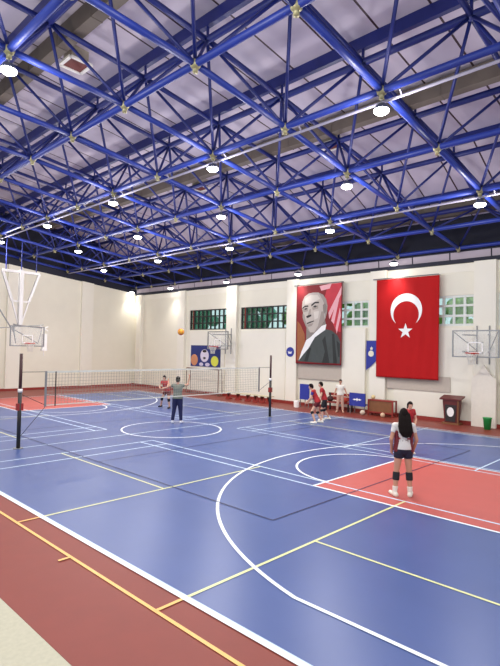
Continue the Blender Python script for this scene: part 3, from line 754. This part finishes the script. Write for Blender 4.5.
def person(label, loc, rz, scale, pose, wear, vox=.011, fat=1.0):
    J = {k: Vector(v) for k, v in POSE0.items()}
    for k, v in pose.items(): J[k] = Vector(v)
    for s in 'LR':
        if 't'+s not in pose:
            d = Vector((-.03 if s == 'L' else .03, .17, -.055)); J['t'+s] = J['a'+s]+d
    lat = (J['sR']-J['sL']).normalized()
    def fr(a, b):
        up = (b-a).normalized(); y = up.cross(lat).normalized(); x = y.cross(up)
        return Matrix((x, y, up)).transposed()
    Rt = fr(J['waist'], J['chest']); Rp = fr(J['pelvis'], J['waist']); Rh = fr(J['neck'], J['head'])
    f = fat
    def torso(b, k=0):
        sphere(b, J['chest'], 1, 18, (.155*f+k, .105*f+k, .19+k), Rt)
        sphere(b, J['waist'], 1, 16, (.128*f+k, .095*f+k, .15+k), Rt)
        cap(b, J['sL'], J['sR'], .058+k, .058+k)
        cap(b, J['sL'], J['chest'], .06+k, .08+k); cap(b, J['sR'], J['chest'], .06+k, .08+k)
    def hips(b, k=0):
        sphere(b, J['pelvis'], 1, 16, (.155*f+k, .11*f+k, .12+k), Rp)
        cap(b, J['pelvis'], J['waist'], .11*f+k, .10*f+k)
    # body
    b = B(); torso(b); hips(b)
    cap(b, J['chest'], J['neck'], .07, .055); cap(b, J['neck'], J['head']-Rh @ Vector((0, 0, .02)), .055, .05)
    sphere(b, J['head'], 1, 20, (.073, .092, .112), Rh)
    H = lambda x, y, z: J['head']+Rh @ Vector((x, y, z))
    sphere(b, H(0, .035, -.055), 1, 14, (.052, .058, .055), Rh)          # jaw
    sphere(b, H(0, .094, -.015), 1, 8, (.013, .020, .026), Rh)           # nose
    sphere(b, H(0, .088, -.062), 1, 8, (.024, .012, .012), Rh)           # lips
    for s in (-1, 1): sphere(b, H(s*.076, -.005, -.01), 1, 8, (.012, .02, .03), Rh)
    for s in 'LR':
        S_, E_, W_ = J['s'+s], J['e'+s], J['w'+s]
        cap(b, S_, E_, .052, .040); cap(b, E_, W_, .041, .027)
        h_, k_, a_, t_ = J['h'+s], J['k'+s], J['a'+s], J['t'+s]
        cap(b, h_, k_, .090*f, .056); cap(b, k_, k_+(a_-k_)*.35, .054, .056*f); cap(b, k_+(a_-k_)*.3, a_, .057*f, .036)
        cap(b, a_-Vector((0, 0, .02)), t_, .038, .028)
        # hand
        d = (W_-E_).normalized(); side = Vector((1, 0, 0)) if s == 'L' else Vector((-1, 0, 0))
        side = (side-d*side.dot(d)); side = side.normalized() if side.length > .1 else Vector((0, 1, 0))
        nrm = d.cross(side).normalized()
        pc = W_+d*.05
        cap(b, W_, W_+d*.085, .026, .030)
        for q, (o, ln) in enumerate(((-.027, .062), (-.009, .074), (.009, .07), (.026, .055))):
            r0 = W_+d*.085+nrm*o; r1 = r0+d*ln*.55+side*.008; r2 = r1+d*ln*.4+side*.022
            cap(b, r0, r1, .0095, .009, n=6); cap(b, r1, r2, .009, .008, n=6)
        th0 = W_+d*.035-nrm*.022; th1 = th0+d*.03-nrm*.03+side*.01; th2 = th1+d*.03-nrm*.006+side*.01
        cap(b, th0, th1, .012, .011, n=6); cap(b, th1, th2, .011, .009, n=6)
    me = remesh(b, vox, 2); me.materials.clear(); me.materials.append(wear.get('skin', SKIN))
    o = bpy.data.objects.new('person', me); C.objects.link(o); o.location = loc; o.rotation_euler = (0, 0, rz); o.scale = (scale,)*3
    tag(o, label, 'person')
    def child(nm, b, m, v=None, sm=3, lab=None):
        me = remesh(b, v or vox*1.15, sm); me.materials.clear(); me.materials.append(m)
        c = bpy.data.objects.new(nm, me); C.objects.link(c); c.parent = o
        if lab: c['label'] = lab
    # top
    b = B(); torso(b, .014)
    hem = wear.get('hem', .02); n_ = 20; rings = []
    for tt, rx, ry in ((0, .135, .108), (.35, .150, .116), (.7, .170, .130), (1, .180, .136)):
        c_ = J['chest'].lerp(J['pelvis']-Rp @ Vector((0, 0, hem)), tt) if tt < .01 or tt > .9 else J['waist'].lerp(J['pelvis'], (tt-.35)/.65)
        RR = Rt if tt < .5 else Rp
        rings.append([b.verts.new(c_+RR @ Vector((rx*f*math.cos(2*PI*k/n_), ry*f*math.sin(2*PI*k/n_), 0))) for k in range(n_)])
    for ra_, rb_ in zip(rings, rings[1:]):
        for k in range(n_): b.faces.new((ra_[k], rb_[k], rb_[(k+1) % n_], ra_[(k+1) % n_]))
    b.faces.new(rings[0]); b.faces.new(rings[-1][::-1]); bmesh.ops.recalc_face_normals(b, faces=b.faces[:])
    child('top', b, wear['top'])
    sl = wear.get('sleeve', .45)
    for s in 'LR':
        b = B(); S_, E_, W_ = J['s'+s], J['e'+s], J['w'+s]
        if sl <= 1: cap(b, S_, S_+(E_-S_)*sl, .068, .058, True, False)
        else: cap(b, S_, E_, .067, .055); cap(b, E_, E_+(W_-E_)*(sl-1), .055, .04, True, False)
        child('sleeve', b, wear.get('sleeve_mat', wear['top']))
    # bottoms
    b = B(); hips(b, .016); bl = wear.get('leg', .4)
    for s in 'LR':
        h_, k_, a_ = J['h'+s], J['k'+s], J['a'+s]
        if bl <= 1: cap(b, h_, h_+(k_-h_)*bl, .104*f, .092*f, True, False)
        else:
            cap(b, h_, k_, .104*f, .078); cap(b, k_, k_+(a_-k_)*(bl-1), .078, .062, True, False)
    child('trousers' if bl > 1 else 'shorts', b, wear['bottom'])
    for s in 'LR':
        k_, a_, t_ = J['k'+s], J['a'+s], J['t'+s]
        if 'pad' in wear:
            d0, d1 = wear.get('padpos', (-.05, .22)); v = (a_-k_)
            b = B(); tube(b, k_+v*d0, k_+v*d1, .071*f, .069*f, n=16); child('knee_pad', b, wear['pad'])
        if 'sock' in wear:
            b = B(); v = (a_-k_); tube(b, k_+v*wear.get('sock_h', .7), a_, .058, .047, n=14); child('sock', b, wear['sock'])
        b = B(); fd = (t_-a_); fd.z = 0; fd = fd.normalized()*.17 if fd.length > .02 else Vector((0, .17, 0))
        g = Vector((a_.x, a_.y, a_.z-.045)); low = a_.z-.09
        cap(b, g-fd*.25, Vector((t_.x, t_.y, low+.042)), .050, .040); cap(b, a_-Vector((0, 0, .01)), g, .050, .048)
        bmesh.ops.transform(b, matrix=Matrix.Identity(4), verts=b.verts[:])
        child('shoe', b, wear['shoe'])
    # hair
    b = B(); sphere(b, H(0, -.014, .020), 1, 18, (.090, .104, .122), Rh)
    cut = H(0, 0, 0)
    hr = wear.get('hair', 'short')
    if hr == 'long':
        pts = [H(0, -.05, .0), H(0, -.09, -.10), H(.0, -.11, -.22), H(.01, -.12, -.33), H(.02, -.115, -.43)]
        rr = [.075, .085, .10, .105, .075]
        for q in range(4):
            for sx in (-.9, -.45, 0, .45, .9):
                A = pts[q]+Rh @ Vector((sx*rr[q]*1.0, 0, 0)); Bq = pts[q+1]+Rh @ Vector((sx*rr[q+1]*1.0, 0, 0)); cap(b, A, Bq, .05 if q < 3 else .045, .05 if q < 2 else (.045 if q < 3 else (.012, .02, .03, .014, .02)[int(sx/.45+2)]))
    elif hr == 'tail':
        cap(b, H(0, -.10, .04), H(0, -.15, .0), .03, .035); cap(b, H(0, -.15, .0), H(0, -.15, -.16), .035, .018)
    # keep the face free
    me = remesh(b, vox, 2); bm = bmesh.new(); bm.from_mesh(me)
    kill = []
    for v in bm.verts:
        lc = Rh.transposed() @ (v.co-J['head'])
        if (lc.y > .035 and lc.z < .062) or (lc.y > -.01 and lc.z < -.03): kill.append(v)
    bmesh.ops.delete(bm, geom=kill, context='VERTS'); bm.to_mesh(me); bm.free()
    me.materials.clear(); me.materials.append(HAIR)
    c = bpy.data.objects.new('hair', me); C.objects.link(c); c.parent = o
    if wear.get('face', True):
        b = B()
        for s in (-1, 1): sphere(b, H(s*.028, .083, .012), 1, 8, (.012, .008, .007), Rh)
        me = bpy.data.meshes.new('eyes'); b.to_mesh(me); b.free(); me.materials.append(FEAT); c = bpy.data.objects.new('eyes', me); C.objects.link(c); c.parent = o
    return o, J, Rt
def ext(name, pts_fn, m, parent):
    pass
JW = mat('jersey_white', 'D8D2CC', .7, noise=.08); MAROON = mat('maroon', '6E1822', .7); JRED = mat('jersey_red', 'A3191F', .7)
SHOE = mat('shoe_white', 'E6E0D0', .5); NAVYC = mat('navy_cloth', '171B45', .8); GREYT = mat('grey_green_top', '6F7468', .8)
SHORTS = mat('shorts_dark', '17152C', .8); PADM = mat('pad_black', '15131A', .7)
SKIN2 = mat('skin_light', 'D0A188', .55)
# near player, seen from behind
o, J, Rt = person('person seen from behind with long dark hair, white and maroon jersey, on red key', (9.87, 6.0, 0), math.radians(40), 1.04,
    dict(kL=(-.13, .02, .49), aL=(-.165, -.02, .09), kR=(.12, .02, .49), aR=(.135, -.02, .09), eL=(-.25, -.03, 1.15), wL=(-.22, .08, .93), eR=(.25, -.03, 1.15), wR=(.22, .08, .93),
         tL=(-.22, .14, .035), tR=(.2, .14, .035)),
    dict(top=JW, sleeve=.5, sleeve_mat=JW, bottom=SHORTS, leg=.32, pad=PADM, padpos=(.02, .42), shoe=SHOE, sock=mat('sock_white', 'E0D8CC', .8), sock_h=.72, hair='long', face=False, hem=.0), vox=.008)
def jersey_bits(o, J):
    # maroon side panels hugging the jersey flanks
    for s in (-1, 1):
        b = B()
        rings = []
        for k in range(9):
            z = .93+k*.045; w = .178-.02*math.sin((z-.93)*8)
            cap(b, (s*(w-.02), -.055, z), (s*(w-.012), .05, z), .038, .036) if k % 1 == 0 else None
        me = remesh(b, .009, 3); me.materials.clear(); me.materials.append(MAROON)
        c = bpy.data.objects.new('jersey_side', me); C.objects.link(c); c.parent = o; c['label'] = 'maroon side panel'
    PM = mat('print_maroon', '9A3040', .7); b = B(); 
    # worn letters on the shoulders and a faded digit on the back: shallow raised print
    def yb(x, z): return -(.118*math.sqrt(max(0, 1-(x/.17)**2))*math.sqrt(max(0.05, 1-((z-1.26)/.30)**2)))-.006
    def mark(b, x0, x1, z0, z1):
        v = []
        for d in (-.004, .02):
            for x, z in ((x0, z0), (x1, z0), (x1, z1), (x0, z1)): v.append(b.verts.new((x, yb(x, z)+d, z)))
        for f in ((0, 1, 2, 3), (7, 6, 5, 4), (0, 4, 5, 1), (1, 5, 6, 2), (2, 6, 7, 3), (3, 7, 4, 0)): b.faces.new([v[i] for i in f])
    b.free()
    for x in (-.10, .06, .095):
        b = B(); mark(b, x-.012, x+.012, 1.155, 1.19); obj('jersey_print', b, PM, o)
    b = B()
    for x0, x1, z0, z1 in ((.01, .07, 1.135, 1.15), (.055, .07, 1.09, 1.15), (.01, .07, 1.085, 1.10), (.01, .025, 1.04, 1.1), (-.05, .07, 1.03, 1.045), (-.05, -.035, 1.06, 1.14)): mark(b, x0, x1, z0, z1)
    obj('jersey_digits', b, mat('print_grey', '8C7F7A', .7), o)
jersey_bits(o, J)
# second player in red beyond her, facing the camera
person('person in red jersey facing the camera, standing just beyond the long haired player', (7.92, 10.2, 0), math.radians(235), .90,
    dict(chest=(0, .04, 1.28), neck=(0, .05, 1.45), head=(0, .09, 1.60), eR=(.30, .02, 1.17), wR=(.40, .12, .98), eL=(-.26, .02, 1.14), wL=(-.16, .14, .98)),
    dict(top=JRED, sleeve=.5, bottom=SHORTS, leg=.35, pad=PADM, shoe=SHOE, hair='tail', skin=SKIN2), vox=.011)
# man with raised arms
person('person in grey top and navy trousers seen from behind with both arms raised', (-1.02, 8.55, 0), math.radians(40), 1.05,
    dict(sL=(-.17, .02, 1.42), eL=(-.36, .14, 1.36), wL=(-.42, .26, 1.54), sR=(.17, .02, 1.42), eR=(.36, .12, 1.45), wR=(.38, .22, 1.72),
         kL=(-.13, .02, .49), aL=(-.17, -.03, .09), kR=(.12, .02, .49), aR=(.15, .0, .09)),
    dict(top=GREYT, sleeve=.4, bottom=NAVYC, leg=1.93, shoe=mat('shoe_pale', 'CFCFD8', .5), hair='short', face=False), fat=1.12)
# red player behind the net of the man, moving left
person('person in red lunging with one leg out beyond the person in grey', (-5.15, 11.15, 0), math.radians(200), .98,
    dict(pelvis=(0, 0, .88), waist=(.02, .05, 1.02), chest=(.04, .12, 1.20), neck=(.05, .17, 1.37), head=(.05, .21, 1.52),
         sL=(-.13, .14, 1.33), eL=(-.2, .26, 1.10), wL=(-.10, .42, 1.05), sR=(.21, .14, 1.33), eR=(.28, .26, 1.10), wR=(.16, .42, 1.05),
         hL=(-.085, 0, .84), kL=(-.14, .06, .47), aL=(-.12, -.04, .09), hR=(.085, 0, .84), kR=(.26, .05, .52), aR=(.42, -.12, .12)),
    dict(top=JRED, sleeve=.5, bottom=mat('shorts_red', '5E141A', .8), leg=.5, pad=PADM, padpos=(-.1, .3), shoe=mat('shoe_dark', '242028', .5), hair='short', skin=SKIN2))
# pair by the far line
person('person in red leaning forward, left of the pair near the blue chair, white shoes', (2.5, 13.0, 0), math.radians(115), .98,
    dict(pelvis=(0, -.05, .90), waist=(0, .0, 1.04), chest=(0, .10, 1.21), neck=(0, .18, 1.37), head=(0, .24, 1.52),
         sL=(-.17, .13, 1.34), eL=(-.21, .20, 1.07), wL=(-.16, .36, .90), sR=(.17, .13, 1.34), eR=(.21, .18, 1.07), wR=(.17, .34, .90),
         hL=(-.085, -.04, .86), kL=(-.12, .16, .50), aL=(-.12, .02, .09), hR=(.085, -.04, .86), kR=(.12, -.02, .47), aR=(.12, -.22, .11)),
    dict(top=JRED, sleeve=.55, sleeve_mat=mat('sleeve_blue', '3A2E80', .7), bottom=mat('shorts_red', '5E141A', .8), leg=.4, pad=PADM, shoe=SHOE, hair='short', skin=SKIN2))
person('person in red top and black shorts, right of the pair near the blue chair', (2.2, 13.95, 0), math.radians(130), .98,
    dict(pelvis=(0, -.03, .92), waist=(0, .0, 1.06), chest=(0, .06, 1.24), neck=(0, .11, 1.41), head=(0, .15, 1.56),
         sL=(-.17, .09, 1.37), eL=(-.22, .14, 1.10), wL=(-.22, .28, .92), sR=(.17, .09, 1.37), eR=(.24, .05, 1.08), wR=(.27, .12, .84),
         hL=(-.085, -.03, .88), kL=(-.12, .10, .49), aL=(-.14, .05, .09), hR=(.085, -.03, .88), kR=(.13, -.02, .48), aR=(.16, -.25, .12)),
    dict(top=JRED, sleeve=.5, bottom=BLACK, leg=.75, pad=PADM, shoe=SHOE, hair='short', skin=SKIN2))
person('person in white top and pale trousers standing by the red bench', (1.05, 16.95, 0), math.radians(210), .91,
    dict(eL=(-.27, -.02, 1.16), wL=(-.36, .03, .95), eR=(.25, -.02, 1.15), wR=(.32, .03, .95), kL=(-.12, .02, .49), aL=(-.15, 0, .09), kR=(.12, .02, .49), aR=(.16, 0, .09)),
    dict(top=mat('top_white', 'DFDBD0', .8), sleeve=.45, bottom=mat('trousers_beige', 'C09A88', .8), leg=1.9, shoe=mat('shoe_tan', 'C8A890', .5), hair='short'), fat=1.05)
